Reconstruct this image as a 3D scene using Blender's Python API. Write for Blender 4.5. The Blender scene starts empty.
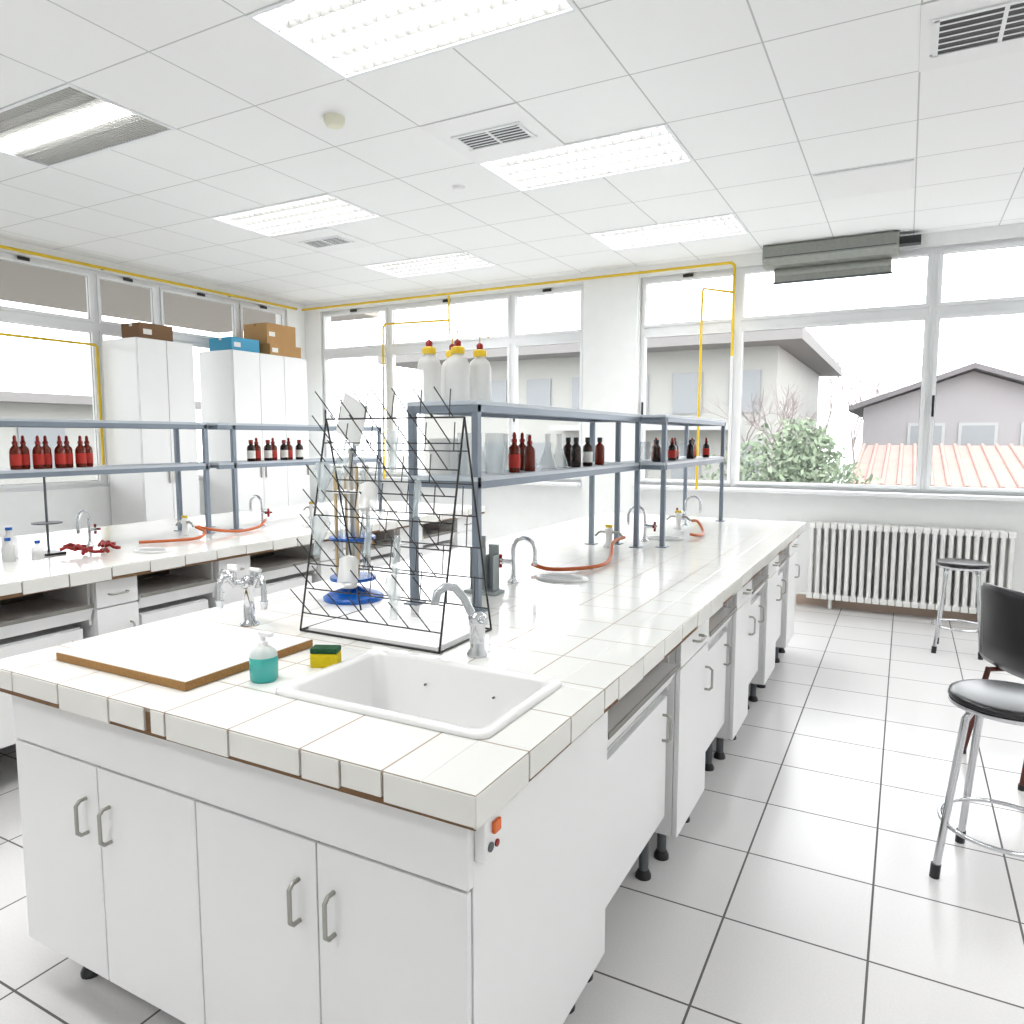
import bpy, math, random
from mathutils import Vector, Matrix
random.seed(7)
S=bpy.context.scene
S.view_settings.view_transform='Standard'
S.view_settings.look='None'
S.view_settings.exposure=0.38

# ------------------------------------------------------------ materials
def mat(name,col,rough=0.5,metal=0.0,emis=0.0,var=0.03,scale=8.0,trans=0.0,ecol=None,bump=0.0,spec=0.5):
    m=bpy.data.materials.new(name); m.use_nodes=True
    nt=m.node_tree; b=nt.nodes['Principled BSDF']
    b.inputs['Roughness'].default_value=rough; b.inputs['Metallic'].default_value=metal
    b.inputs['Specular IOR Level'].default_value=spec
    tc=nt.nodes.new('ShaderNodeNewGeometry')
    nz=nt.nodes.new('ShaderNodeTexNoise'); nz.inputs['Scale'].default_value=scale; nz.inputs['Detail'].default_value=2
    nt.links.new(tc.outputs['Position'],nz.inputs['Vector'])
    mx=nt.nodes.new('ShaderNodeMix'); mx.data_type='RGBA'
    c=Vector(col)
    mx.inputs[6].default_value=(*(c*(1-var)),1); mx.inputs[7].default_value=(*[min(1,k*(1+var)) for k in c],1)
    nt.links.new(nz.outputs['Fac'],mx.inputs[0]); nt.links.new(mx.outputs[2],b.inputs['Base Color'])
    if bump:
        bp=nt.nodes.new('ShaderNodeBump'); bp.inputs['Strength'].default_value=bump; bp.inputs['Distance'].default_value=0.002
        nt.links.new(nz.outputs['Fac'],bp.inputs['Height']); nt.links.new(bp.outputs[0],b.inputs['Normal'])
    if emis:
        b.inputs['Emission Color'].default_value=(*(ecol or (1,1,1)),1); b.inputs['Emission Strength'].default_value=emis
    if trans:
        tr=nt.nodes.new('ShaderNodeBsdfTransparent'); tr.inputs[0].default_value=(1,1,1,1)
        ms=nt.nodes.new('ShaderNodeMixShader'); ms.inputs[0].default_value=trans
        nt.links.new(b.outputs[0],ms.inputs[1]); nt.links.new(tr.outputs[0],ms.inputs[2])
        nt.links.new(ms.outputs[0],nt.nodes['Material Output'].inputs['Surface'])
    return m

def tilemat(name,col,line,ax,pitch,off,w,rough,var=0.02,scale=3.0,spec=0.5,speck=0.0):
    m=bpy.data.materials.new(name); m.use_nodes=True
    nt=m.node_tree; b=nt.nodes['Principled BSDF']; L=nt.links
    g=nt.nodes.new('ShaderNodeNewGeometry'); s=nt.nodes.new('ShaderNodeSeparateXYZ'); L.new(g.outputs['Position'],s.inputs[0])
    def M(op,a,bb=None):
        n=nt.nodes.new('ShaderNodeMath'); n.operation=op
        for i,v in enumerate((a,bb)):
            if v is None: continue
            if isinstance(v,(int,float)): n.inputs[i].default_value=v
            else: L.new(v,n.inputs[i])
        return n.outputs[0]
    masks=[];cells=[]
    for a,p,o in zip(ax,pitch,off):
        q=M('DIVIDE',M('SUBTRACT',s.outputs[a],o),p)
        f=M('FRACT',q); cells.append(M('FLOOR',q))
        d=M('MULTIPLY',M('MINIMUM',f,M('SUBTRACT',1.0,f)),p)
        masks.append(M('LESS_THAN',d,w/2))
    mk=M('MAXIMUM',masks[0],masks[1])
    cb=nt.nodes.new('ShaderNodeCombineXYZ'); L.new(cells[0],cb.inputs[0]); L.new(cells[1],cb.inputs[1])
    wn=nt.nodes.new('ShaderNodeTexWhiteNoise'); L.new(cb.outputs[0],wn.inputs['Vector'])
    c=Vector(col)
    mx=nt.nodes.new('ShaderNodeMix'); mx.data_type='RGBA'
    mx.inputs[6].default_value=(*(c*(1-var)),1); mx.inputs[7].default_value=(*c,1)
    L.new(wn.outputs['Value'],mx.inputs[0]); src=mx.outputs[2]
    if speck:
        nz=nt.nodes.new('ShaderNodeTexNoise'); nz.inputs['Scale'].default_value=160; L.new(g.outputs['Position'],nz.inputs['Vector'])
        mz=nt.nodes.new('ShaderNodeMix'); mz.data_type='RGBA'; mz.blend_type='MULTIPLY'
        mz.inputs[0].default_value=speck; L.new(src,mz.inputs[6]); L.new(nz.outputs['Fac'],mz.inputs[7]); src=mz.outputs[2]
    m2=nt.nodes.new('ShaderNodeMix'); m2.data_type='RGBA'; m2.inputs[7].default_value=(*line,1)
    L.new(mk,m2.inputs[0]); L.new(src,m2.inputs[6]); L.new(m2.outputs[2],b.inputs['Base Color'])
    r=M('ADD',M('MULTIPLY',mk,0.5),rough); L.new(r,b.inputs['Roughness'])
    b.inputs['Specular IOR Level'].default_value=spec
    return m

def srgb(r,g,b):
    f=lambda c:(c/255/12.92) if c/255<=0.04045 else ((c/255+0.055)/1.055)**2.4
    return (f(r),f(g),f(b))

WALL=mat('wall_paint',(0.90,0.91,0.90),0.7)
CEIL=tilemat('ceiling_tiles',(0.93,0.935,0.925),(0.55,0.56,0.55),'XY',(0.6,0.6),(-0.0275,2.255),0.008,0.8,0.02,speck=0.03)
FLOOR=tilemat('floor_tiles',(0.74,0.73,0.725),(0.09,0.085,0.08),'XY',(0.42,0.42),(-0.0275,2.28),0.007,0.20,0.05,speck=0.14)
BTILE=tilemat('bench_tiles',(0.86,0.86,0.83),(0.36,0.29,0.22),'XY',(0.2,0.2),(-0.61,1.01),0.0045,0.10,0.03)
ETILE=mat('bench_edge_tile',(0.80,0.79,0.75),0.2)
GROUT=mat('brown_grout',srgb(120,90,62),0.9,var=0.25,scale=40)
LAM=mat('white_laminate',(0.87,0.87,0.865),0.4,var=0.01)
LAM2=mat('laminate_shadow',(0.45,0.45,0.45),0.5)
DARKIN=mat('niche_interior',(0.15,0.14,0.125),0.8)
GREYT=mat('grey_trim',(0.22,0.21,0.19),0.5)
CHROME=mat('chrome',(0.62,0.63,0.65),0.12,1.0,var=0.02)
STEEL=mat('brushed_steel',(0.40,0.39,0.36),0.35,0.9)
SHELFM=mat('blue_grey_metal',srgb(126,136,148),0.4,0.3)
SHELFW=mat('shelf_board',srgb(190,198,206),0.4)
LEGM=mat('leg_grey',(0.10,0.11,0.12),0.5)
BLACK=mat('black_plastic',(0.010,0.010,0.012),0.35)
WIRE=mat('rack_wire',(0.025,0.023,0.023),0.4,0.2)
CERAM=mat('sink_ceramic',(0.84,0.84,0.83),0.08,var=0.005)
YEL=mat('yellow_pipe',srgb(225,190,30),0.4)
FRAME=mat('window_frame',(0.84,0.85,0.86),0.4)
GLASS=mat('window_glass',(0.9,0.95,0.97),0.03,trans=0.95)
GLS2=mat('clear_glassware',(0.66,0.74,0.76),0.05,trans=0.66)
MILK=mat('translucent_plastic',(0.88,0.88,0.86),0.3,trans=0.4)
AMBER=mat('amber_glass',srgb(110,30,10),0.08,var=0.2)
DKAMB=mat('dark_amber_glass',srgb(42,17,11),0.08,var=0.2)
REDC=mat('red_rubber',srgb(145,20,14),0.4)
REDL=mat('red_label',srgb(190,45,33),0.6)
WHL=mat('white_label',(0.85,0.84,0.8),0.6)
ORNG=mat('orange_rubber_hose',srgb(200,100,48),0.45)
TEAL=mat('teal_soap',srgb(62,190,182),0.2,trans=0.15)
BLUE=mat('blue_plastic',srgb(8,88,175),0.3)
YSP=mat('sponge_yellow',srgb(215,190,20),0.9,var=0.15,scale=120,bump=1)
GSP=mat('scourer_green',srgb(25,75,45),0.95,var=0.4,scale=200,bump=1)
CHIP=mat('chipboard',srgb(158,118,70),0.9,var=0.35,scale=150)
CARD=mat('cardboard',srgb(182,140,90),0.8,var=0.1)
BLUEB=mat('blue_carton',srgb(70,160,198),0.6)
EMI=mat('fluorescent_diffuser',(1,1,1),0.5,emis=15.0)
TUBE=mat('fluorescent_tube',(1,1,1),0.5,emis=15.0)
LOUV=mat('louvre_aluminium',(0.27,0.27,0.26),0.3,0.0)
LOUV2=mat('louvre_slats',(0.50,0.50,0.48),0.35,0.2)
RADM=mat('radiator_enamel',(0.84,0.84,0.82),0.35)
SKIRT=mat('plinth_tile',srgb(188,166,150),0.5)
GBOX=mat('aircon_grey',srgb(150,153,146),0.5,var=0.15,scale=30)
BRWD=mat('brown_wood',srgb(85,35,25),0.5,var=0.2)

# ------------------------------------------------------------ mesh builder
class MB:
    def __init__(s): s.v=[];s.f=[];s.m=[];s.s=[];s.mats=[]
    def mi(s,m):
        if m not in s.mats: s.mats.append(m)
        return s.mats.index(m)
    def add(s,vs,fs,m,sm=False):
        o=len(s.v); s.v+= [tuple(v) for v in vs]; k=s.mi(m)
        for f in fs: s.f.append(tuple(i+o for i in f)); s.m.append(k); s.s.append(sm)
    def box(s,x0,x1,y0,y1,z0,z1,m,M=None):
        vs=[(x,y,z) for z in (z0,z1) for y in (y0,y1) for x in (x0,x1)]
        if M is not None: vs=[M@Vector(v) for v in vs]
        s.add(vs,[(0,2,3,1),(4,5,7,6),(0,1,5,4),(2,6,7,3),(0,4,6,2),(1,3,7,5)],m)
    def cyl(s,p0,p1,r0,m,r1=None,n=16,cap=True,sm=True):
        s.tube([p0,p1],None,m,n,[r0,r0 if r1 is None else r1],cap,sm)
    def tube(s,pts,r,m,n=10,rs=None,cap=True,sm=True,closed=False):
        pts=[Vector(p) for p in pts]; N=len(pts)
        if rs is None: rs=[r]*N
        rings=[];u=None
        for i,p in enumerate(pts):
            if closed: t=(pts[(i+1)%N]-pts[i-1])
            elif i==0: t=pts[1]-pts[0]
            elif i==N-1: t=pts[-1]-pts[-2]
            else: t=(pts[i+1]-pts[i]).normalized()+(pts[i]-pts[i-1]).normalized()
            if t.length<1e-9: t=Vector((0,0,1))
            t.normalize()
            if u is None:
                a=Vector((0,0,1)) if abs(t.z)<0.9 else Vector((1,0,0)); u=t.cross(a).normalized()
            else:
                u=(u-t*u.dot(t)); 
                if u.length<1e-6: u=t.orthogonal()
                u.normalize()
            w=t.cross(u)
            rings.append([p+(u*math.cos(2*math.pi*k/n)+w*math.sin(2*math.pi*k/n))*rs[i] for k in range(n)])
        vs=[v for r_ in rings for v in r_]; fs=[]
        for i in range(N if closed else N-1):
            j=(i+1)%N
            for k in range(n): fs.append((i*n+k,i*n+(k+1)%n,j*n+(k+1)%n,j*n+k))
        s.add(vs,fs,m,sm)
        if cap and not closed:
            s.add(rings[0],[tuple(reversed(range(n)))],m); s.add(rings[-1],[tuple(range(n))],m)
    def lathe(s,c,prof,m,n=24,sm=True,capb=True,capt=True):
        c=Vector(c); vs=[];fs=[]
        for r,z in prof:
            for k in range(n): vs.append(c+Vector((r*math.cos(2*math.pi*k/n),r*math.sin(2*math.pi*k/n),z)))
        for i in range(len(prof)-1):
            for k in range(n): fs.append((i*n+k,i*n+(k+1)%n,(i+1)*n+(k+1)%n,(i+1)*n+k))
        s.add(vs,fs,m,sm)
        if capb: s.add(vs[:n],[tuple(reversed(range(n)))],m)
        if capt: s.add(vs[-n:],[tuple(range(n))],m)
    def sheet(s,x0,x1,y0,y1,z0,z1,holes,m,plane='XY'):
        xs=sorted({x0,x1,*[min(max(h[0],x0),x1) for h in holes],*[min(max(h[1],x0),x1) for h in holes]})
        ys=sorted({y0,y1,*[min(max(h[2],y0),y1) for h in holes],*[min(max(h[3],y0),y1) for h in holes]})
        for i in range(len(xs)-1):
            for j in range(len(ys)-1):
                cx=(xs[i]+xs[i+1])/2; cy=(ys[j]+ys[j+1])/2
                if any(h[0]<cx<h[1] and h[2]<cy<h[3] for h in holes): continue
                a=(xs[i],xs[i+1]);b=(ys[j],ys[j+1]);c=(z0,z1)
                if plane=='XY': s.box(*a,*b,*c,m)
                elif plane=='XZ': s.box(*a,*c,*b,m)
                else: s.box(*c,*a,*b,m)
    def build(s,name,bevel=0,solid=0,origin=True):
        me=bpy.data.meshes.new(name)
        c=Vector((0,0,0))
        if origin:
            xs=[v[0] for v in s.v];ys=[v[1] for v in s.v];zs=[v[2] for v in s.v]
            c=Vector(((min(xs)+max(xs))/2,(min(ys)+max(ys))/2,min(zs)))
        me.from_pydata([tuple(Vector(v)-c) for v in s.v],[],s.f)
        for m in s.mats: me.materials.append(m)
        me.polygons.foreach_set('material_index',s.m); me.polygons.foreach_set('use_smooth',s.s)
        me.update()
        o=bpy.data.objects.new(name,me); o.location=c; S.collection.objects.link(o)
        if solid:
            q=o.modifiers.new('solid','SOLIDIFY'); q.thickness=solid; q.offset=0
        if bevel:
            b=o.modifiers.new('bevel','BEVEL'); b.width=bevel; b.segments=2; b.limit_method='ANGLE'; b.angle_limit=math.radians(50)
        return o

def arc(c,r,a0,a1,n,ux,uy):
    c=Vector(c);ux=Vector(ux);uy=Vector(uy)
    return [c+ux*r*math.cos(a0+(a1-a0)*i/n)+uy*r*math.sin(a0+(a1-a0)*i/n) for i in range(n+1)]

def rring(cx,cy,hx,hy,r,z,n=6):
    pts=[]
    for sx,sy,a in ((1,1,0),(-1,1,90),(-1,-1,180),(1,-1,270)):
        for k in range(n+1):
            t=math.radians(a+90*k/n); pts.append((cx+sx*(hx-r)+r*math.cos(t),cy+sy*(hy-r)+r*math.sin(t),z))
    return pts
def loft(mb,rings,m,capb=True,sm=True):
    n=len(rings[0]);vs=[v for r in rings for v in r];fs=[]
    for i in range(len(rings)-1):
        for k in range(n): fs.append((i*n+k,i*n+(k+1)%n,(i+1)*n+(k+1)%n,(i+1)*n+k))
    mb.add(vs,fs,m,sm)
    if capb: mb.add(rings[-1],[tuple(range(n))],m)

# ------------------------------------------------------------ room
C=3.236; XL=-6.88; XR=3.0; YB=7.2; YF=-2.6
T=0.94
b=MB(); b.box(XL-0.2,XR+0.2,YF-0.2,YB+0.2,-0.1,0,FLOOR); b.build('floor',origin=False)
lx=[(-2.4275,-1.2275),(-4.8275,-3.6275),(1.1725,2.3725)]
ly=[(2.255,2.855),(4.055,4.655),(5.855,6.455),(0.455,1.055),(-1.345,-0.745)]
lights=[(x[0],x[1],y[0],y[1]) for x in lx for y in ly]
b=MB(); b.sheet(XL-0.2,XR+0.2,YF-0.2,YB+0.2,C,C+0.03,[(l[0]+.01,l[1]-.01,l[2]+.01,l[3]-.01) for l in lights],CEIL); b.build('ceiling',origin=False)
b=MB(); b.box(XL-0.2,XR+0.2,YF-0.2,YB+0.2,C+0.25,C+0.3,WALL); b.build('roof_slab',origin=False)
WZ0,WZ1=1.068,3.13
bx=[(-6.62,-5.56),(-5.56,-3.88),(-3.88,-3.01),(-2.41,-1.46),(-1.46,0.145),(0.145,1.77)]
b=MB(); b.sheet(XL-0.2,XR+0.2,0,C,YB,YB+0.2,[(-6.62,-3.01,WZ0,WZ1),(-2.41,1.77,WZ0,WZ1)],WALL,'XZ'); b.build('wall_back',origin=False)
lyw=[(0.6,1.88),(1.88,3.16),(3.16,4.44),(4.44,5.12),(5.12,6.16),(6.16,6.9)]
b=MB(); b.sheet(YF-0.2,YB,0,C,XL-0.2,XL,[(0.6,6.9,WZ0,WZ1)],WALL,'YZ'); b.build('wall_left',origin=False)
b=MB(); b.box(XR,XR+0.2,YF-0.2,YB,0,C,WALL); b.build('wall_right',origin=False)
b=MB(); b.box(XL-0.2,XR+0.2,YF-0.2,YF,0,C,WALL); b.build('wall_front',origin=False)
b=MB(); b.box(-2.9,XR,YB-0.02,YB,0,0.1,SKIRT); b.build('baseboard_back')
b=MB(); b.box(XL,XL+0.02,YF,YB,0,0.1,SKIRT); b.build('baseboard_left')
b=MB(); b.box(-2.415,1.85,YB-0.14,YB+0.04,WZ0-0.035,WZ0,FRAME); b.build('trim_1',bevel=.004)
b=MB(); b.box(-6.7,-3.005,YB-0.14,YB+0.04,WZ0-0.035,WZ0,FRAME); b.build('trim_2',bevel=.004)
b=MB(); b.box(-3.0,-2.42,YB-0.05,YB,0,C,WALL); b.build('wall_pillar')
wn=0
TR0,TR1=2.57,2.64
def window(a0,a1,axis,pos,handle=True):
    global wn; wn+=1
    b=MB(); fr=.03
    def bx_(u0,u1,v0,v1,d0,d1,m):
        if axis=='X': b.box(u0,u1,pos+d0,pos+d1,v0,v1,m)
        else: b.box(pos-d1,pos-d0,u0,u1,v0,v1,m)
    bx_(a0,a0+fr,WZ0,WZ1,0.02,0.09,FRAME); bx_(a1-fr,a1,WZ0,WZ1,0.02,0.09,FRAME)
    bx_(a0+fr,a1-fr,WZ0,WZ0+fr,0.02,0.09,FRAME); bx_(a0+fr,a1-fr,WZ1-fr,WZ1,0.02,0.09,FRAME)
    bx_(a0+fr,a1-fr,TR0,TR1,0.02,0.09,FRAME)
    for z0,z1 in ((WZ0+fr,TR0),(TR1,WZ1-fr)):
        s=.03; p0,p1=a0+fr-.006,a1-fr+.006
        bx_(p0,p0+s,z0,z1,0.0,0.06,FRAME); bx_(p1-s,p1,z0,z1,0.0,0.06,FRAME)
        bx_(p0+s,p1-s,z0,z0+s,0.0,0.06,FRAME); bx_(p0+s,p1-s,z1-s,z1,0.0,0.06,FRAME)
        q=[(p0+s,z0+s),(p1-s,z0+s),(p1-s,z1-s),(p0+s,z1-s)]
        b.add([(u,pos+.03,v) if axis=='X' else (pos-.03,u,v) for u,v in q],[(0,1,2,3)],GLASS)
        for (u0,u1,v0,v1) in ((p0+s-.002,p0+s+.004,z0+s,z1-s),(p1-s-.004,p1-s+.002,z0+s,z1-s),(p0+s,p1-s,z0+s-.002,z0+s+.004),(p0+s,p1-s,z1-s-.004,z1-s+.002)): bx_(u0,u1,v0,v1,.024,.03,GREYT)
    c=(a0+a1)/2
    bx_(c-.05,c+.05,WZ1-fr-.01,WZ1-fr+.02,-.012,0.0,BLACK); bx_(c-.012,c+.012,WZ1-fr-.0,WZ1-.01,-.018,-.012,BLACK)
    if handle:
        bx_(a0+.030,a0+.050,1.72,1.90,-.018,-.008,BLACK); bx_(a0+.032,a0+.048,1.86,1.9,-.01,0.0,BLACK)
    b.build('window_%d'%wn,bevel=.004)
for i,(a,c) in enumerate(bx): window(a,c,'X',YB+0.02,handle=(i in (0,2,3,5)))
for a,c in lyw: window(a,c,'Y',XL-0.02,handle=False)

# ------------------------------------------------------------ ceiling fixtures
def fixture(x0,x1,y0,y1,style=0):
    b=MB(); f=.02; zt=C+.11
    b.box(x0,x1,y0,y0+f,C-.006,C+.006,FRAME); b.box(x0,x1,y1-f,y1,C-.006,C+.006,FRAME)
    b.box(x0,x0+f,y0+f,y1-f,C-.006,C+.006,FRAME); b.box(x1-f,x1,y0+f,y1-f,C-.006,C+.006,FRAME)
    b.box(x0+.012,x0+f,y0+.012,y1-.012,C,zt,FRAME); b.box(x1-f,x1-.012,y0+.012,y1-.012,C,zt,FRAME)
    b.box(x0+.012,x1-.012,y0+.012,y0+f,C,zt,FRAME); b.box(x0+.012,x1-.012,y1-f,y1-.012,C,zt,FRAME)
    X0,X1,Y0,Y1=x0+f,x1-f,y0+f,y1-f
    if style==0:
        b.add([(X0,Y0,zt-.004),(X1,Y0,zt-.004),(X1,Y1,zt-.004),(X0,Y1,zt-.004)],[(3,2,1,0)],EMI)
        rows=4; n=20; h=.045
        for k in range(rows+1):
            y=Y0+(Y1-Y0)*k/rows
            b.add([(X0,y,C+.002),(X1,y,C+.002),(X1,y-.010,C+h),(X0,y-.010,C+h),(X1,y+.010,C+h),(X0,y+.010,C+h)],[(0,1,2,3),(1,0,5,4),(3,2,4,5)],LOUV)
        for k in range(1,n):
            x=X0+(X1-X0)*k/n
            b.add([(x,Y0,C+.004),(x,Y1,C+.004),(x-.005,Y1,C+h-.006),(x-.005,Y0,C+h-.006),(x+.005,Y1,C+h-.006),(x+.005,Y0,C+h-.006)],[(0,1,2,3),(1,0,5,4),(3,2,4,5)],LOUV)
    else:
        yc=(Y0+Y1)/2
        b.box(X0,X1,Y0,Y1,zt-.004,zt,LAM)
        b.box(X0,X1,yc-.055,yc+.055,C+.01,C+.03,TUBE)
        for s in (-1,1):
            n=44
            ya,yb=(yc+.06,Y1) if s>0 else (Y0,yc-.06)
            for k in range(n):
                x=X0+(X1-X0)*(k+.5)/n
                b.box(x-.0045,x+.0045,ya,yb,C+.0,C+.03,LOUV2)
            for yy in (.33,.66):
                ym=yc+s*(.06+yy*((Y1-Y0)/2-.06)); b.box(X0,X1,ym-.003,ym+.003,C,C+.032,LOUV2)
    b.build('ceiling_light_fixture')
for l in lights: fixture(*l,style=1 if (l[0]<-4 and l[2]==2.255) else 0)
def vent(cx,cy,wx,wy):
    b=MB()
    b.box(cx-.3,cx+.3,cy-.3,cy+.3,C-.006,C-.001,LAM)
    b.box(cx-wx,cx+wx,cy-wy,cy+wy,C-.009,C-.006,BLACK)
    for s in(-1,1):
        b.box(cx-wx-.02,cx+wx+.02,cy+s*wy-.010,cy+s*wy+.010,C-.014,C-.006,FRAME)
        b.box(cx+s*wx-.010,cx+s*wx+.010,cy-wy,cy+wy,C-.014,C-.006,FRAME)
    n=6
    for k in range(1,n):
        y=cy-wy+2*wy*k/n
        b.box(cx-wx,cx+wx,y-.005,y+.005,C-.012,C-.0095,FRAME)
    b.box(cx-.008,cx+.008,cy-wy,cy+wy,C-.013,C-.008,FRAME)
    b.build('ceiling_air_vent')
vent(-2.1275,3.755,.20,.10); vent(-4.5,5.0,.20,.10); vent(.27,3.755,.24,.16)
b=MB(); b.lathe((-2.76,3.15,C),[(.03,-.05),(.045,-.045),(.05,-.03),(.055,-.028),(.055,0)],mat('detector_cream',srgb(228,226,205),.5)); b.build('smoke_detector')
b=MB(); b.lathe((-2.76,4.38,C),[(.02,-.02),(.04,-.018),(.045,0)],LAM); b.build('ceiling_sensor')
b=MB(); b.box(-.615,-.04,5.27,5.84,C-.008,C-.002,FRAME); b.box(-.6,-.055,5.285,5.825,C-.011,C-.008,LAM); b.build('ceiling_flat_light_panel',bevel=.002)  # flat light panel in the ceiling, drawn in plain white without emission

# ------------------------------------------------------------ benches
def bench(name,x0,x1,y0,y1,modsR,modsL,endlen,sinks,chunk=None):
    b=MB(); rnd=random.Random(3)
    b.sheet(x0+.006,x1-.006,y0+.006,y1-.006,T-.055,T-.010,sinks,GROUT)
    b.sheet(x0+.002,x1-.002,y0+.002,y1-.002,T-.010,T,sinks,BTILE)
    def edge(axis,pos,a0,a1,sgn,start=0):
        a=a0; cuts=[]
        if start: cuts.append((a0,a0+start)); a=a0+start
        while a<a1-.01:
            w_=.1 if rnd.random()<.12 else .2
            cuts.append((a,min(a+w_,a1))); a+=w_
        for (c0,c1) in cuts:
            if c1-c0<.02: continue
            zb=T-.050-rnd.random()*.014; g=.003; o0,o1=min(pos,pos-sgn*.008),max(pos,pos-sgn*.008)
            segs=[(c0+g,c1-g)]
            if chunk and axis=='X' and sgn<0 and c0<=chunk<c1: segs=[(c0+g,chunk-.012),(chunk+.012,c1-g)]
            for (q0,q1) in segs:
                if q1-q0<.01: continue
                if axis=='X': b.box(q0,q1,o0,o1,zb,T-.003,ETILE)
                else: b.box(o0,o1,q0,q1,zb,T-.003,ETILE)
    edge('X',y0,x0,x1,-1,.14); edge('X',y1,x0,x1,1); edge('Y',x1,y0,y1,1,.2); edge('Y',x0,y0,y1,-1)
    b.sheet(x0+.005,x1-.005,y0+.005,y1-.005,T-.067,T-.055,sinks,GROUT)
    ZB=.15; zt=T-.067
    cx0,cx1=x0+.045,x1-.045; cy0=y0+.045
    def handle(p,vert=True,out=(0,-1,0)):
        p=Vector(p); o=Vector(out); up=Vector((0,0,1)) if vert else Vector((o.y,-o.x,0))
        L=.045
        pts=[p-up*L,p-up*L+o*.018,p-up*(L-.010)+o*.028,p+up*(L-.010)+o*.028,p+up*L+o*.018,p+up*L]
        b.tube(pts,.005,STEEL,8)
    def leg(x,y,h=.16):
        b.cyl((x,y,.02),(x,y,h),.017,LEGM,n=12); b.lathe((x,y,0),[(.028,0),(.028,.012),(.018,.03)],BLACK,12)
    t=.018; ye=cy0+endlen
    b.box(cx0,cx0+t,cy0+t,ye,ZB,zt,LAM); b.box(cx1-t,cx1,cy0+t,ye,ZB,zt,LAM)
    b.box(cx0+t,cx1-t,ye-t,ye,ZB,zt,LAM); b.box(cx0+t,cx1-t,cy0+t,ye-t,ZB,ZB+t,LAM)
    b.box(cx0,cx1,cy0,cy0+t,.728,zt,LAM)
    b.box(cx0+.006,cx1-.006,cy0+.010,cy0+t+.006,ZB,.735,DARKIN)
    w=(cx1-cx0)/4
    for k in range(4):
        b.box(cx0+k*w+.002,cx0+(k+1)*w-.002,cy0,cy0+.014,ZB,.722,LAM)
    for xx in (cx0+w-.05,cx0+w+.045,cx0+3*w-.05,cx0+3*w+.045): handle((xx,cy0,.585))
    for xx in (cx0+.1,(cx0+cx1)/2,cx1-.09):
        for yy in (cy0+.11,ye-.06): leg(xx,yy,ZB)
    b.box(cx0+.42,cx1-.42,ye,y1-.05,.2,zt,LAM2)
    b.box(cx0,cx1,y1-.063,y1-.045,.12,zt,LAM)
    for side,mods in ((1,modsR),(-1,modsL)):
        xo=cx1 if side>0 else cx0
        def bb(d0,d1,ya,yb,za,zb,m):
            xa,xb=sorted((xo-side*d0,xo-side*d1)); b.box(xa,xb,ya,yb,za,zb,m)
        for kind,a,c in mods:
            if kind=='c':
                bb(.02,.42,a+.004,c-.004,.12,zt,LAM)
                bb(0,.018,a+.005,c-.005,.12,.735,LAM); bb(0,.018,a+.005,c-.005,.742,zt-.004,LAM)
                handle((xo,c-.05,.6),True,(side,0,0)); handle((xo,(a+c)/2,.80),False,(side,0,0))
                for yy in (a+.06,c-.06): leg(xo-side*.07,yy,.12); leg(xo-side*.36,yy,.12)
            else:
                bb(.05,.42,a+.03,c-.05,.22,.66,LAM)
                bb(.03,.048,a+.03,c-.05,.22,.655,LAM)
                handle((xo-side*.03,c-.10,.56),True,(side,0,0))
                bb(.0,.42,a+.01,c-.01,.745,.76,LAM)
                xs=[xo+side*.0,xo-side*.03]
                b.add([(xs[0],a+.01,.76),(xs[0],c-.01,.76),(xs[1],c-.01,.69),(xs[1],a+.01,.69),(xs[1]-side*.012,a+.01,.69),(xs[1]-side*.012,c-.01,.69),(xs[0]-side*.014,c-.01,.745),(xs[0]-side*.014,a+.01,.745)],
                      [(0,1,2,3),(3,2,5,4),(4,5,6,7),(0,3,4,7),(1,6,5,2)],LAM)
                bb(-.004,.0,a+.01,c-.01,.750,.768,GREYT)
                bb(.04,.42,a,a+.012,.66,zt,LAM); bb(.04,.42,c-.012,c,.66,zt,LAM)
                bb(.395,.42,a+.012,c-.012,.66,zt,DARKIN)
                if rnd.random()<.35: bb(.06,.40,a+.05,a+.28,.761,.80,CARD)
                for yy in (a+.08,c-.09): leg(xo-side*.09,yy,.22); leg(xo-side*.36,yy,.22)
    return b.build(name,bevel=.0015)
sink1=(-1.278,-.725,1.222,1.585)
modsM=[('n',1.745,2.46),('c',2.46,2.88),('n',2.88,3.42),('c',3.42,3.80),('n',3.80,4.30),('c',4.30,4.69),('n',4.69,5.15),('c',5.15,5.53)]
bench('lab_bench',-2.15,-.61,1.01,5.6,modsM,modsM,.70,[sink1],chunk=-1.47)
modsL=[('n',1.30,2.05),('c',2.05,2.27),('n',2.27,2.75),('c',2.75,2.98),('n',2.98,3.55),('c',3.55,3.9),('n',3.9,4.4),('c',4.4,4.7),('n',4.7,5.2),('c',5.2,5.53)]
bench('lab_bench',-4.81,-3.27,.61,5.6,modsL,modsL,.62,[])
b=MB(); cx,cy=(-1.0015,1.4035); hx,hy=.2925,.197
loft(b,[rring(cx,cy,hx,hy,.03,T+.001),rring(cx,cy,hx,hy,.03,T+.008),rring(cx,cy,hx-.006,hy-.006,.027,T+.013),rring(cx,cy,hx-.022,hy-.022,.03,T+.012),rring(cx,cy,hx-.03,hy-.03,.035,T+.002),
        rring(cx,cy,hx-.036,hy-.036,.04,T-.17),rring(cx,cy,hx-.055,hy-.055,.04,T-.19)],CERAM)
b.lathe((cx+.02,cy,T-.189),[(.03,0),(.03,.002),(.0,.001)],STEEL,16,capb=False,capt=False)
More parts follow.
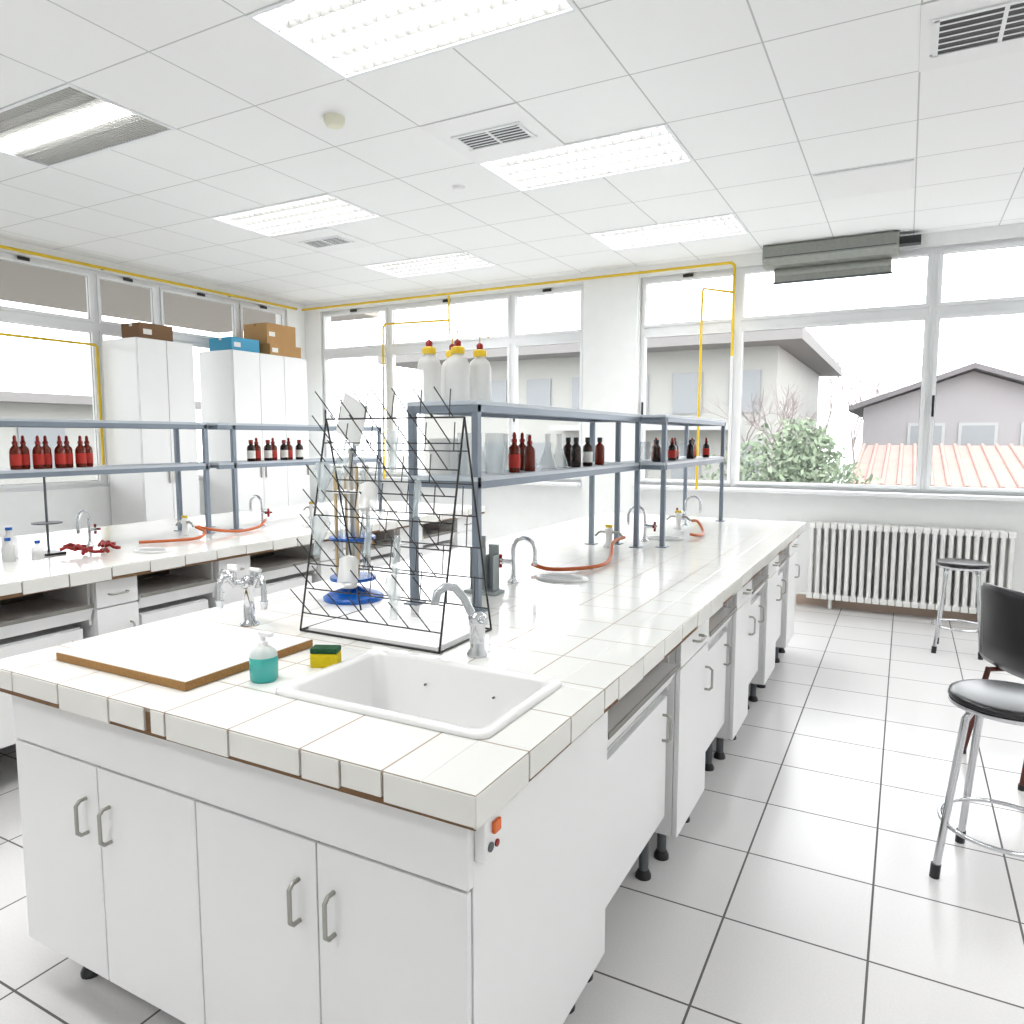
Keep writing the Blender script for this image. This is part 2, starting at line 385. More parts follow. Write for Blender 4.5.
for xx in (cx-.10,cx+.11): b.cyl((xx,cy+hy-.040,T-.055),(xx,cy+hy-.034,T-.055),.003,LEGM,n=10)
b.build('ceramic_sink')
b=MB(); b.box(-.6545,-.632,1.075,1.135,.775,.86,LAM); b.box(-.632,-.624,1.10,1.125,.822,.846,mat('orange_switch',srgb(230,110,45),.4))
b.cyl((-.632,1.095,.80),(-.629,1.095,.80),.009,LEGM,n=12); b.cyl((-.632,1.118,.797),(-.629,1.118,.797),.007,REDC,n=12); b.build('bench_power_switch',bevel=.003)
b=MB(); b.box(-2.0,-1.48,1.12,1.545,T+.0015,T+.022,CHIP); b.box(-1.997,-1.483,1.123,1.542,T+.022,T+.024,LAM); b.build('chipboard_cover')

# ------------------------------------------------------------ reagent shelves
def shelf(name,x0,x1,y0,y1,zl,zt,posts):
    b=MB(); p=.0125
    for y in posts:
        for x in (x0+p,x1-p):
            b.box(x-p,x+p,y-p,y+p,T,zt,SHELFM); b.box(x-.03,x+.03,y-.03,y+.03,T,T+.005,SHELFM)
        for z in (zl,zt): b.box(x0+p,x1-p,y-p,y+p,z-.028,z-.004,SHELFM)
    for z in (zl,zt):
        for x in (x0+p,x1-p): b.box(x-p,x+p,y0,y1,z-.028,z-.002,SHELFM)
        b.box(x0,x1,y0,y1,z-.003,z+.012,SHELFW)
    b.build(name,bevel=.0015)
ZL,ZT=1.395,1.655
shelf('reagent_shelf',-1.565,-1.275,2.13,3.87,ZL,ZT,[2.145,3.85])
shelf('reagent_shelf',-1.44,-1.15,3.90,5.40,ZL,ZT,[3.925,5.38])
ZL2,ZT2=1.37,1.625
shelf('reagent_shelf',-4.15,-3.86,1.2,3.17,ZL2,ZT2,[1.3,3.15])
shelf('reagent_shelf',-4.15,-3.86,3.24,4.9,ZL2,ZT2,[3.37,4.88])

def bottle(x,y,z,h,r,body,cap,label,name,drop=True):
    b=MB(); z+= .013
    b.lathe((x,y,z),[(r*.9,0),(r,.004),(r,h*.55),(r*.9,h*.62),(r*.42,h*.70),(r*.38,h*.76)],body,18)
    if label: b.lathe((x,y,z),[(r*1.015,h*.12),(r*1.015,h*.45)],label,18,capb=False,capt=False)
    if drop: b.lathe((x,y,z),[(r*.5,h*.74),(r*.5,h*.82),(r*.28,h*.83),(r*.33,h*.92),(r*.22,h*.985),(r*.05,h)],cap,14)
    else: b.lathe((x,y,z),[(r*.5,h*.74),(r*.52,h*.88),(r*.45,h*.9)],cap,14)
    b.build(name)
N1='amber_dropper_bottle'
for k,(y,x) in enumerate([(2.50,-1.33),(2.62,-1.325),(2.70,-1.40)]): bottle(x,y,ZL,.155 if k!=1 else .145,.023,AMBER,REDC,REDL if k==0 else None,N1)
for y,x,m in [(3.10,-1.33,DKAMB),(3.17,-1.40,DKAMB),(3.24,-1.33,DKAMB),(3.42,-1.34,AMBER)]: bottle(x,y,ZL,.15,.024,m,BLACK,WHL if y==3.24 else None,N1,drop=False)
for k,y in enumerate([3.98,4.06,4.15,4.28,4.40,4.55,4.7,4.86,5.0,5.12]): bottle(-1.22-.03*(k%3),y,ZL,.135,.024,AMBER if k%3 else DKAMB,REDC if k%2 else BLACK,REDL if k%2 else None,N1,drop=k%2==1)
for k in range(8): bottle(-3.92-.03*(k%2),2.06+k*.055,ZL2,.17,.026,AMBER,REDC,REDL,N1)
for k in range(7): bottle(-3.92-.03*(k%2),3.56+k*.075,ZL2,.16,.028,AMBER if k%2 else DKAMB,REDC,REDL if k%2 else WHL,N1,drop=k%2==1)
def flask(x,y,z,h,r,name='conical_flask',m=GLS2):
    b=MB(); z+=.013; b.lathe((x,y,z),[(r*.95,0),(r,.006),(r*.95,h*.08),(r*.28,h*.68),(r*.28,h*.96),(r*.36,h)],m,20,capt=False); b.build(name)
def beaker(x,y,z,h,r,name='glass_beaker',m=GLS2):
    b=MB(); z+=.013; b.lathe((x,y,z),[(r*.96,0),(r,.006),(r,h*.97),(r*1.06,h)],m,20,capt=False); b.build(name)
for i,(x,y) in enumerate([(-1.50,2.24),(-1.38,2.24),(-1.50,2.36),(-1.36,2.40)]): beaker(x,y,ZL,.13+.02*(i%2),.038,m=MILK if i%2==0 else GLS2)
for i,(x,y) in enumerate([(-1.50,2.52),(-1.49,2.72),(-1.35,2.84),(-1.48,2.92),(-1.35,2.96)]): flask(x,y,ZL,.15,.042)
for i,(x,y) in enumerate([(-1.36,4.62),(-1.36,4.82),(-1.36,4.2)]): beaker(x,y,ZL,.11,.035)
for x,y in [(-1.515,2.20),(-1.42,2.24),(-1.50,2.33),(-1.40,2.36)]:
    b=MB(); z=ZT+.013; r=.042
    b.lathe((x,y,z),[(r*.9,0),(r,.008),(r,.13),(r*.85,.15),(r*.45,.165),(r*.42,.175)],MILK,20)
    b.lathe((x,y,z),[(r*.6,.17),(r*.6,.19),(r*.4,.195)],YEL,16)
    b.lathe((x,y,z),[(r*.28,.194),(r*.3,.212),(r*.1,.22)],REDC,12)
    b.tube([(x,y,z+.22),(x,y,z+.25),(x+.010,y,z+.264),(x+.03,y,z+.26),(x+.038,y,z+.235)],.0022,YEL,6)
    b.build('wash_bottle')

# ------------------------------------------------------------ taps
def lab_tap(name,x,y,z,ang,h=.2,reach=.1,hc=REDC,cr=CHROME):
    b=MB(); d=Vector((math.cos(ang),math.sin(ang),0)); p=Vector((x,y,z)); q=Vector((-d.y,d.x,0))
    b.lathe(p,[(.026,0),(.026,.006),(.014,.014),(.012,.03)],cr,16)
    R=reach/2
    pts=[p+Vector((0,0,.02)),p+Vector((0,0,h-R))]+arc(p+d*R+Vector((0,0,h-R)),R,math.pi,0,10,d,(0,0,1))[1:]+[p+d*reach+Vector((0,0,h-R-.04))]
    b.tube(pts,.009,cr,12); e=pts[-1]; b.cyl(e,e-Vector((0,0,.02)),.012,cr,.008,12)
    s=p+Vector((0,0,h*.45)); b.cyl(s,s-d*.05,.011,cr,n=12); b.cyl(s-d*.05,s-d*.06,.014,cr,n=12)
    b.cyl(s-d*.06+q*.028,s-d*.06-q*.028,.007,hc,n=10); b.cyl(s-d*.06+Vector((0,0,.028)),s-d*.06-Vector((0,0,.028)),.007,hc,n=10)
    b.build(name)
b=MB(); p=Vector((-1.02,1.70,T))
b.lathe(p,[(.03,0),(.03,.008),(.022,.02),(.022,.085),(.026,.09),(.026,.115),(.01,.125)],CHROME,20)
pts=[p+Vector((.0,0,.07)),p+Vector((-.012,-.01,.12)),p+Vector((-.028,-.025,.165)),p+Vector((-.045,-.045,.195)),p+Vector((-.062,-.065,.20)),p+Vector((-.074,-.085,.185)),p+Vector((-.078,-.092,.155))]
b.tube(pts,.012,mat('tap_satin',(.5,.52,.54),.25,.7),14)
b.cyl(p+Vector((0,0,.1)),p+Vector((.05,-.04,.11)),.010,CHROME,.007,12); b.build('mixer_tap')
b=MB(); p=Vector((-1.84,1.64,T))
b.lathe(p,[(.03,0),(.03,.006),(.018,.015),(.016,.12),(.022,.125),(.022,.15),(.012,.16)],CHROME,18)
for a,rch in ((-20,.12),(-100,.10),(190,.11)):
    d=Vector((math.cos(math.radians(a)),math.sin(math.radians(a)),0)); c=p+Vector((0,0,.138))
    b.tube([c,c+d*(rch*.5),c+d*(rch*.7)+Vector((0,0,.03)),c+d*(rch*.88)+Vector((0,0,.03)),c+d*rch+Vector((0,0,.005)),c+d*rch-Vector((0,0,.05))],.009,CHROME,10)
    b.cyl(c+d*rch-Vector((0,0,.04)),c+d*rch-Vector((0,0,.065)),.013,CHROME,.009,12)
    b.cyl(c+d*(rch*.5),c+d*(rch*.5)+Vector((0,0,.045)),.009,CHROME,n=10); b.cyl(c+d*(rch*.5)+Vector((-.022,0,.05)),c+d*(rch*.5)+Vector((.022,0,.05)),.007,LAM,n=8)
b.build('laboratory_tap_cluster')
lab_tap('laboratory_tap',-1.42,2.66,T,math.radians(0),.19,.10)
lab_tap('laboratory_tap',-1.32,4.1,T,math.radians(180),.2,.10)
lab_tap('laboratory_tap',-1.32,5.0,T,math.radians(0),.2,.10)
lab_tap('laboratory_tap',-3.98,2.45,T,math.radians(-60),.2,.11,hc=REDC)
lab_tap('laboratory_tap',-3.9,3.62,T,math.radians(180),.2,.11,hc=REDC)
lab_tap('laboratory_tap',-3.9,4.6,T,math.radians(180),.2,.11,hc=REDC)
def cupsink(x,y,rx=.12,ry=.075):
    b=MB(); rings=[]
    for kx,z in ((1.0,.001),(1.0,.008),(.92,.012),(.84,.010),(.78,.003)):
        rings.append([(x+rx*kx*math.cos(2*math.pi*k/28),y+ry*kx*math.sin(2*math.pi*k/28),T+z) for k in range(28)])
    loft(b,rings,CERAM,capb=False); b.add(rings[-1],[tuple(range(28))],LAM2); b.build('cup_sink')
cupsink(-1.27,2.82); cupsink(-1.25,4.95-.7); cupsink(-3.52,2.50); cupsink(-3.52,3.75)
def gasvalve(x,y):
    b=MB(); b.lathe((x,y,T),[(.03,0),(.03,.01),(.018,.02),(.016,.07),(.022,.075),(.022,.10),(.01,.11)],LAM,16)
    for s in (-1,1): b.tube([(x,y,T+.085),(x+s*.05,y,T+.085),(x+s*.06,y,T+.08),(x+s*.08,y,T+.06)],.007,STEEL,8)
    b.box(x-.02,x+.02,y-.006,y+.006,T+.11,T+.125,YEL); b.build('gas_valve')
gasvalve(-1.42,3.78); gasvalve(-1.3,4.75); gasvalve(-3.9,3.0); gasvalve(-3.9,4.1)
def hose(pts,name='rubber_hose'):
    P=[Vector(p) for p in pts]; P=[P[0]]+P+[P[-1]]; out=[]
    for i in range(1,len(P)-2):
        for k in range(8):
            t=k/8; a,b_,c,d=P[i-1],P[i],P[i+1],P[i+2]
            out.append(.5*((2*b_)+(c-a)*t+(2*a-5*b_+4*c-d)*t*t+(3*b_-a-3*c+d)*t**3))
    out.append(P[-2]); m=MB(); m.tube(out,.009,ORNG,10); m.build(name)
z=T+.013
hose([(-1.47,2.93,z+.02),(-1.40,2.95,z),(-1.3,3.0,z),(-1.22,3.15,z),(-1.25,3.35,z+.005),(-1.31,3.55,z+.05),(-1.33,3.77,T+.062)])
hose([(-1.12,4.36,z+.01),(-1.08,4.42,z),(-1.1,4.6,z),(-1.16,4.7,z+.05),(-1.21,4.75,T+.062)])
hose([(-3.80,2.62,z),(-3.7,2.75,z),(-3.66,2.9,z),(-3.72,3.0,z+.02),(-3.8,3.0,T+.06)])
hose([(-3.81,3.02,T+.06),(-3.74,3.1,z+.02),(-3.7,3.25,z),(-3.75,3.45,z+.005),(-3.83,3.58,z+.03)])

# ------------------------------------------------------------ bench objects
b=MB(); p=(-1.383,1.272,T)
b.lathe(p,[(.030,0),(.034,.006),(.035,.055),(.034,.062)],TEAL,20); b.lathe(p,[(.034,.0622),(.030,.075),(.014,.088)],MILK,20,capb=False); b.lathe(p,[(.013,.086),(.013,.098),(.007,.10),(.007,.115)],LAM,12)
b.box(p[0]-.008,p[0]+.03,p[1]-.008,p[1]+.008,T+.113,T+.123,LAM); b.build('soap_dispenser',bevel=.001)
b=MB(); M=Matrix.Translation((-1.325,1.43,T))@Matrix.Rotation(math.radians(25),4,'Z')
b.box(-.036,.036,-.022,.022,.0,.038,YSP,M); b.box(-.036,.036,-.022,.022,.038,.052,GSP,M); b.build('cleaning_sponge',bevel=.003)

# drying rack with glassware hung on its pegs (one object)
b=MB(); x0,x1=-1.64,-1.12; yf,yt,yb_=1.66,1.80,1.95; zt=1.60; z0=T+.004; w=.0018
def L(a,c,r=w): b.tube([a,c],r,WIRE,6)
L((x0,yf,z0),(x1,yf,z0),.0035);L((x0,yb_,z0),(x1,yb_,z0),.003);L((x0,yf,z0),(x0,yb_,z0),.0035);L((x1,yf,z0),(x1,yb_,z0),.0035)
for yy in (yf,yb_):
    for x in (x0,x1): L((x,yy,z0),(x,yt,zt),.0032)
    NR=8 if yy==yf else 6
    for k in range(NR+1):
        t=(k+.7)/(NR+.7); y=yy+(yt-yy)*t; zz=z0+(zt-z0)*t
        L((x0,y,zz),(x1,y,zz),.0022)
        n_=7 if yy==yf else 5
        for j in range(n_):
            x=x0+(x1-x0)*(j+.5)/n_; s=-1 if yy==yf else 1
            L((x,y,zz),(x-.03,y+s*.055,zz+.085),.0019)
L((x0,yt,zt),(x1,yt,zt),.003)
b.box(x0+.02,x1-.02,yf+.015,yb_-.015,T+.001,T+.012,LAM)
def hung(x,t,kind):
    y=yf+(yt-yf)*t-.035; zz=z0+(zt-z0)*t+.045
    M=Matrix.Translation((x-.02,y,zz))@Matrix.Rotation(math.radians(-28),4,'X')@Matrix.Rotation(math.radians(-15),4,'Y')
    pr={'tube':[(.011,-.04),(.011,.07),(.007,.082),(0,.085)],'flask':[(.012,-.04),(.012,.0),(.034,.07),(.035,.078),(0,.08)],'beaker':[(.03,-.03),(.029,.05),(.02,.058),(0,.06)]}[kind]
    n=16; vs=[M@Vector((r*math.cos(2*math.pi*k/n),r*math.sin(2*math.pi*k/n),q)) for r,q in pr for k in range(n)]
    fs=[(i*n+k,i*n+(k+1)%n,(i+1)*n+(k+1)%n,(i+1)*n+k) for i in range(len(pr)-1) for k in range(n)]
    b.add(vs,fs,GLS2 if kind!='beaker' else MILK,True)
for x,t,k in [(-1.55,.35,'flask'),(-1.38,.55,'beaker'),(-1.25,.30,'tube'),(-1.30,.75,'flask'),(-1.48,.72,'tube'),(-1.2,.55,'tube'),(-1.42,.22,'beaker'),(-1.24,.12,'flask'),(-1.36,.38,'tube'),(-1.56,.60,'flask')]: hung(x,t,k)
b.build('glassware_drying_rack')
b=MB(); M=Matrix.Translation((-1.62,1.90,1.60))@Matrix.Rotation(math.radians(28),4,'Y')@Matrix.Rotation(math.radians(12),4,'X')
b.box(-.055,.055,-.002,.002,-.075,.075,WALL,M); b.build('plastic_sheet')

b=MB(); p=Vector((-1.80,2.10,T))
b.lathe(p,[(.11,0),(.112,.012),(.10,.02),(.03,.045),(.015,.05)],BLUE,28); b.lathe(p,[(.008,.05),(.008,.54),(.012,.55),(.005,.565)],STEEL,12)
for zz,r in ((.075,.085),(.225,.085)):
    b.lathe(p,[(.0,zz),(r,zz),(r,zz+.012),(.0,zz+.012)],BLUE,24,capb=False,capt=False,sm=False)
b.lathe(p,[(.0,.40),(.07,.40),(.07,.408),(.0,.408)],LAM,24,capb=False,capt=False,sm=False)
TAN=mat('pipette_tan',srgb(195,170,130),.5)
for k in range(12):
    a=2*math.pi*k/12; q=p+Vector((.06*math.cos(a),.06*math.sin(a),0))
    b.tube([q+Vector((0,0,.09)),q+Vector((0,0,.13)),q+Vector((0,0,.50 if k%3 else .56))],None,[GLS2,MILK,TAN][k%3],8,rs=[.0025,.006,.006])
b.build('pipette_stand')
b=MB(); GP=mat('grey_plastic',srgb(150,158,158),.4)
for dx,h in ((0,.22),(.06,.19)):
    x=-1.45+dx; b.box(x-.022,x+.022,2.44,2.448,T+.002,T+h,GP); b.box(x-.022,x-.018,2.40,2.448,T+.002,T+h*.8,GP); b.box(x+.018,x+.022,2.40,2.448,T+.002,T+h*.8,GP)
b.box(-1.49,-1.35,2.38,2.46,T,T+.014,GP); b.build('grey_plastic_holder',bevel=.002)

b=MB(); p=Vector((-3.9,2.18,T)); b.box(p.x-.07,p.x+.07,p.y-.05,p.y+.05,T,T+.012,BLACK); b.cyl(p+Vector((0,0,.01)),p+Vector((0,0,.42)),.006,LEGM,n=10); b.lathe(p+Vector((0,0,.16)),[(.0,0),(.07,0),(.07,.006),(0,.006)],LEGM,20,capb=False,capt=False,sm=False); b.build('retort_stand')
b=MB(); rr=random.Random(5)
for k in range(12):
    x=-3.72+rr.uniform(-.07,.07); y=2.30+rr.uniform(-.10,.10); a=rr.uniform(0,3.14); d=Vector((math.cos(a),math.sin(a),0))*.045; c=Vector((x,y,T+.012+rr.uniform(0,.03)))
    b.tube([c-d,c-d*.3+Vector((0,0,.012)),c+d*.3,c+d],.009,REDC,8); b.lathe(c+d-Vector((0,0,.008)),[(.014,0),(.014,.014)],REDC,10)
b.build('red_rubber_clamps')
for x,y,h,r in [(-3.95,2.02,.14,.035),(-3.85,1.96,.10,.03),(-3.78,2.06,.08,.028)]:
    b=MB(); b.lathe((x,y,T),[(r,0),(r,h*.7),(r*.4,h*.85),(r*.4,h)],MILK,16); b.lathe((x,y,T),[(r*.45,h),(r*.45,h+.015)],BLUE,12); b.build('plastic_wash_bottle')

# ------------------------------------------------------------ cupboards + boxes
def cupboard(y0,y1,doors):
    b=MB(); x0,x1=XL+.02,-6.33; zt=2.475
    b.box(x0,x1-.02,y0,y1,.0,zt,LAM)
    w=(y1-y0)/doors
    for k in range(doors):
        b.box(x1-.018,x1,y0+k*w+.003,y0+(k+1)*w-.003,.08,zt-.004,LAM)
        b.box(x1,x1+.02,y0+k*w+(.03 if k%2 else w-.04),y0+k*w+(.04 if k%2 else w-.03),1.1,1.22,STEEL)
    b.build('storage_cupboard',bevel=.002)
cupboard(4.45,5.06,2); cupboard(5.55,6.64,3)
def carton(x0,x1,y0,y1,z0,z1,m,name):
    b=MB(); b.box(x0,x1,y0,y1,z0,z1,m); b.box((x0+x1)/2-.02,(x0+x1)/2+.02,y0-.001,y1+.001,z1-.03,z1+.001,CHIP if m==CARD else LAM); b.box(x1,x1+.001,y0+.03,y0+.12,(z0+z1)/2-.03,(z0+z1)/2+.02,WHL); b.build(name,bevel=.003)
carton(-6.7,-6.42,4.55,4.90,2.475,2.63,mat('brown_carton',srgb(128,96,68),.8),'cardboard_box')
carton(-6.75,-6.40,5.60,5.98,2.475,2.62,BLUEB,'blue_carton_box')
carton(-6.75,-6.36,6.10,6.58,2.475,2.60,CARD,'cardboard_box')
carton(-6.75,-6.38,6.08,6.52,2.601,2.83,CARD,'cardboard_box')

# ------------------------------------------------------------ pipes
r=.014
b=MB(); b.tube([(XL+.06,-2.0,3.15),(XL+.06,7.0,3.15)],r,YEL,8)
for y in (0,1.5,3,4.5,6): b.box(XL+.005,XL+.06,y-.01,y+.01,3.14,3.16,LEGM)
b.build('yellow_gas_pipe')
b=MB(); b.tube([(XL+.08,YB-.12,3.15),(-1.50,YB-.12,3.15),(-1.47,YB-.12,3.12),(-1.47,YB-.12,2.3)],r,YEL,8)
b.tube([(-1.47,YB-.12,2.88),(-1.75,YB-.12,2.94),(-1.76,YB-.12,2.90),(-1.76,YB-.16,1.05)],.012,YEL,8)
b.tube([(-4.6,YB-.12,3.13),(-4.6,YB-.12,2.7)],.012,YEL,8)
b.tube([(-4.6,YB-.12,2.86),(-5.5,YB-.12,2.88),(-5.53,YB-.12,2.84),(-5.53,YB-.15,1.05)],.013,YEL,8)
b.build('yellow_gas_pipe')
b=MB(); b.tube([(XL+.05,1.0,2.42),(XL+.05,4.36,2.42),(XL+.05,4.38,2.40),(XL+.05,4.38,1.2)],.013,YEL,8); b.build('yellow_gas_pipe')
b=MB(); x0,x1=-1.20,-.13; y0,y1=YB-.27,YB-.06; z0,z1=3.06,C-.004
pts=[(y1,z0),(y0+.05,z0),(y0,z0+.05),(y0,z1-.02),(y0+.02,z1),(y1,z1)]
b.add([(x0,*q) for q in pts]+[(x1,*q) for q in pts],[(0,1,2,3,4,5),tuple(reversed(range(6,12)))]+[(i,(i+1)%6+0,(i+1)%6+6,i+6)[::-1] for i in range(6)],GBOX)
for k in range(5): b.box(x0+.02,x1-.02,y0-.004,y0,z0+.06+k*.02,z0+.068+k*.02,LEGM if k==0 else GBOX)
b.box(x1,x1+.16,y1-.1,y1,z0+.08,z1-.03,BLACK)
b.build('roller_shutter_box')
b=MB(); b.cyl((-1.12,YB-.09,3.02),(-.18,YB-.09,3.02),.035,GBOX,n=16); b.box(-1.12,-.18,YB-.096,YB-.088,2.93,3.0,GBOX); b.cyl((-1.13,YB-.09,2.93),(-.17,YB-.09,2.93),.01,LEGM,n=8); b.build('roller_blind')

def radiator(x0,x1):
    b=MB(); y=YB-.10; n=int((x1-x0)/.06); z0,z1=.10,.78
    for k in range(n):
        x=x0+.03+k*.06
        for dy in (-.055,0,.055):
            b.tube([(x,y+dy,z0+.03),(x,y+dy,z1-.03)],.018,RADM,8)
        for z in (z0+.02,z1-.02):
            b.box(x-.027,x+.027,y-.07,y+.07,z-.025,z+.025,RADM)
        b.cyl((x-.03,y,z1-.02),(x+.03,y,z1-.02),.022,RADM,n=10); b.cyl((x-.03,y,z0+.02),(x+.03,y,z0+.02),.022,RADM,n=10)
    for xx in (x0+.2,x1-.2): b.box(xx-.015,xx+.015,y-.02,y+.02,0,z0+.02,RADM)
    b.tube([(x0,y,z0+.02),(x0-.08,y,z0+.02),(x0-.10,y,z0),(x0-.10,y,0)],.012,RADM,8)
    b.build('radiator',bevel=.006)
radiator(-.74,.82); radiator(1.1,2.6)

VINYL=mat('black_vinyl',(.015,.015,.017),.25)
def stool(cx,cy,h=.66,r=.185,rot=-65,R1=.25):
    b=MB()
    b.lathe((cx,cy,0),[(r*.9,h-.045),(r,h-.04),(r,h-.028)],CHROME,36)
    b.lathe((cx,cy,0),[(r*.97,h-.028),(r*1.02,h-.018),(r*1.0,h-.004),(r*.9,h),(.0,h+.001)],VINYL,36,capb=False,capt=False)
    R0=r*.72
    for k in range(4):
        a=math.radians(rot+90*k); d=Vector((math.cos(a),math.sin(a),0)); c=Vector((cx,cy,0))
        pts=[c+d*(R0-.06)+Vector((0,0,h-.05)),c+d*R0+Vector((0,0,h-.055)),c+d*(R0+.02)+Vector((0,0,h-.085)),c+d*R1+Vector((0,0,.02))]
        b.tube(pts,.013,CHROME,12); b.cyl(c+d*(R1-.002)+Vector((0,0,.05)),c+d*(R1+.002),.0165,BLACK,n=12)
    zr=.19; Rr=R1-(R1-R0-.02)*(zr-.02)/(h-.105)-.013
    b.tube([(cx+Rr*math.cos(2*math.pi*k/40),cy+Rr*math.sin(2*math.pi*k/40),zr) for k in range(40)],.008,CHROME,10,closed=True)
    b.build('lab_stool')
stool(.36,2.96,rot=-62,R1=.225); stool(.40,6.10,rot=-50,r=.165,R1=.2)
# chair
b=MB(); cx,cy=0,0
prof=[(.42,.43),(.40,.452),(.30,.455),(.12,.445),(.03,.455),(-.01,.50),(-.03,.58),(-.045,.66),(-.062,.75),(-.08,.83),(-.088,.87)]
vs=[];fs=[];NS=10
for i,(px,pz) in enumerate(prof):
    back=max(0,(pz-.46)/.4)
    for j in range(NS+1):
        s=j/NS*2-1; wd=.215-(.02 if i in(0,len(prof)-1) else 0)-.02*back
        vs.append((cx+px+back**.5*.07*s*s if back>0 else cx+px,cy+s*wd,pz+(0.0 if back>0 else .02*s*s)-(.03*s**4 if i==len(prof)-1 else 0)))
for i in range(len(prof)-1):
    for j in range(NS):
        a=i*(NS+1)+j; fs.append((a,a+1,a+NS+2,a+NS+1))
b.add(vs,fs,BLACK,True); sh=b.build('seat_shell',solid=.012,origin=False)
b=MB()
for sy in (-.16,.16):
    b.tube([(cx+.02,cy+sy,.44),(cx-.06,cy+sy*1.2,.01)],.013,BRWD,10); b.tube([(cx+.34,cy+sy,.44),(cx+.40,cy+sy*1.2,.01)],.013,BRWD,10)
    b.tube([(cx+.01,cy+sy,.43),(cx+.36,cy+sy,.43)],.012,BRWD,8)
    for px in (-.06,.40): b.cyl((cx+px,cy+sy*1.2,.0),(cx+px,cy+sy*1.2,.025),.016,BLACK,n=10)
b.tube([(cx+.18,cy-.16,.43),(cx+.18,cy+.16,.43)],.012,BRWD,8)
lg=b.build('chair_legs',origin=False)
e=bpy.data.objects.new('plastic_chair',None); S.collection.objects.link(e)
for o in (sh,lg): o.parent=e
e.location=(.47,3.97,0); e.rotation_euler=(0,0,math.radians(32))

# ------------------------------------------------------------ outside
GRND=mat('outside_ground',(.3,.3,.29),.9,var=.1,scale=.5)
b=MB(); b.box(-70,60,-40,90,-1.3,-1.2,GRND); b.build('outdoor_ground',origin=False)
HW=mat('house_render',(.28,.265,.27),.9,var=.05,scale=1); HR=mat('house_roof',(.14,.13,.135),.9,var=.15,scale=3); HRED=mat('red_roof_tiles',(.30,.19,.165),.8,var=.2,scale=2)
BW=mat('apartment_render',(.33,.325,.305),.9,var=.05,scale=1); BD=mat('apartment_window',(.21,.22,.23),.3); OTR=mat('house_trim',(.33,.33,.33),.6); AR=mat('apartment_eaves',(.2,.19,.185),.9)
b=MB(); xa,xb,xp=-1.2,4.4,1.6; y0,y1=25,34; ze,zp=2.45,3.45
b.add([(xa,y0,-1.2),(xb,y0,-1.2),(xb,y0,ze),(xp,y0,zp),(xa,y0,ze),(xa,y1,-1.2),(xb,y1,-1.2),(xb,y1,ze),(xp,y1,zp),(xa,y1,ze)],[(0,1,2,3,4),(9,8,7,6,5),(0,4,9,5),(1,6,7,2)],HW)
for (p,q) in (((xa-.4,ze-.10),(xp,zp+.05)),((xp,zp+.05),(xb+.4,ze-.10))):
    b.add([(p[0],y0-.5,p[1]),(q[0],y0-.5,q[1]),(q[0],y1,q[1]),(p[0],y1,p[1]),(p[0],y0-.5,p[1]+.15),(q[0],y0-.5,q[1]+.15),(q[0],y1,q[1]+.15),(p[0],y1,p[1]+.15)],[(0,1,5,4),(4,5,6,7),(3,2,1,0)],HR)
for wx in (0.1,1.4,2.9): b.box(wx,wx+.8,y0-.05,y0,1.2,1.9,BD); b.box(wx-.08,wx+.88,y0-.04,y0+.01,1.12,1.98,OTR)
b.build('neighbouring_house')
b=MB(); b.add([(-1.1,17,.55),(5.5,17,.55),(5.5,22,1.35),(-.9,22,1.35),(-1.1,17,-1.2),(5.5,17,-1.2),(5.5,22,-1.2),(-.9,22,-1.2)],[(0,1,2,3),(4,5,1,0),(7,3,2,6),(0,3,7,4),(1,5,6,2)],HRED)
for k in range(22): x=-1.0+k*.3; b.tube([(x,17,.56),(x,22,1.36)],.05,HRED,6)
b.build('red_tiled_outbuilding')
b=MB(); b.box(-14,-3.0,20,30,-1.2,3.9,BW); b.box(-15,-2.3,18.9,31,3.9,4.2,AR)
for fl in (.3,2.2):
    for k in range(7): x=-13.2+k*1.5; b.box(x,x+.8,19.95,20.0,fl,fl+1.1,BD)
b.box(-9,-4,19.0,20,1.75,1.9,OTR)
b.build('apartment_building')
b=MB(); b.box(-22,-17,-4,13,-1.2,2.3,BW); b.box(-22.5,-16.5,-4.5,13.5,2.3,2.5,AR)
for k in range(8): b.box(-17.0,-16.95,-3+k*2,-2+k*2,.9,1.8,BD)
b.build('apartment_building')
b=MB(); b.box(-10.6,-7.1,-3,9,3.35,3.5,mat('soffit',(.3,.27,.24),.9)); b.build('roof_overhang')
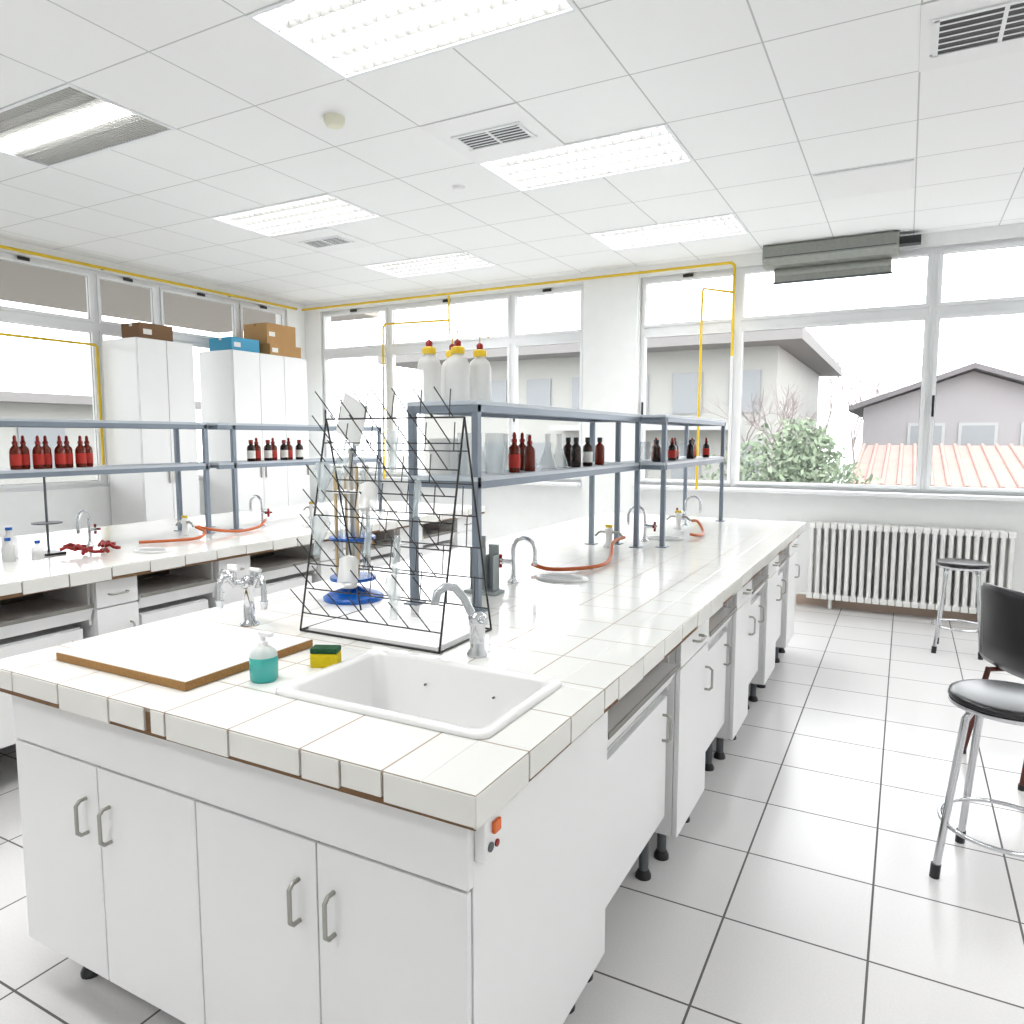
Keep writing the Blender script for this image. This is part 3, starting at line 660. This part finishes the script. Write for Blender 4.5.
def leafcloud(name,blobs,n,size,cols,trunk=None):
    b=MB(); rr=random.Random(len(name)); ms=[mat(name+'_leaf%d'%i,c,.8,var=.3,scale=3) for i,c in enumerate(cols)]
    for i in range(n):
        c,r=blobs[rr.randrange(len(blobs))]
        d=Vector((rr.gauss(0,1),rr.gauss(0,1),rr.gauss(0,1))).normalized()*(rr.random()**.4)
        p=Vector(c)+Vector((d.x*r[0],d.y*r[1],d.z*r[2]))
        u=Vector((rr.gauss(0,1),rr.gauss(0,1),rr.gauss(0,1))).normalized(); w=u.orthogonal().normalized()
        s=size*rr.uniform(.6,1.4)
        b.add([p-u*s,p+w*s*.5,p+u*s,p-w*s*.5],[(0,1,2,3)],ms[rr.randrange(len(ms))])
    if trunk:
        for t in trunk: b.tube(t,.06,BRWD,8)
    b.build(name)
leafcloud('garden_shrub',[((-1.9,14,.6),(1.2,1.0,1.3)),((-2.6,14.2,.3),(1.0,.9,1.2)),((-1.2,14.2,.2),(1.0,.9,1.1)),((-2.1,13.8,-.4),(1.7,1.0,.9)),((-1.6,14,1.1),(.6,.6,.8))],6500,.065,[(.17,.22,.14),(.24,.29,.20),(.12,.16,.10)],[[(-1.9,14,-1.2),(-1.9,14,.5)],[(-2.0,14,-1.2),(-2.5,14.1,.3)]])
TW=mat('bare_branches',(.24,.2,.195),.9)
def baretree(x,y,h,seed):
    rr=random.Random(seed); b=MB()
    def br(p,d,l,r,dep):
        q=p+d*l; b.tube([p,(p+q)/2+Vector((rr.gauss(0,.03),rr.gauss(0,.03),0))*l,q],None,TW,4,rs=[r,r*.85,r*.7],cap=False)
        if dep==0: return
        for _ in range(3 if dep>1 else 4):
            nd=(d+Vector((rr.gauss(0,.45),rr.gauss(0,.45),rr.gauss(.1,.3)))).normalized(); br(q,nd,l*rr.uniform(.6,.85),r*.6,dep-1)
    br(Vector((x,y,-1.2)),Vector((0,0,1)),h*.33,.07,5); b.build('bare_tree')
baretree(-2.6,16.6,3.6,1); baretree(-2.2,38,6.8,2); baretree(-.9,39,6.5,3); baretree(-3.6,38,6.8,5)

# ------------------------------------------------------------ world, camera
w=bpy.data.worlds.new('overcast_sky'); S.world=w; w.use_nodes=True
nt=w.node_tree; bg=nt.nodes['Background']; bg.inputs[0].default_value=(.95,.98,1,1); bg.inputs[1].default_value=4.0
cam=bpy.data.cameras.new('camera'); co=bpy.data.objects.new('camera',cam); S.collection.objects.link(co)
co.location=(0,0,1.54); co.rotation_euler=(math.radians(90-5.77),0,math.radians(28.2))
cam.sensor_width=36; cam.lens=732/1024*36; cam.clip_start=.05; cam.clip_end=300
S.camera=co
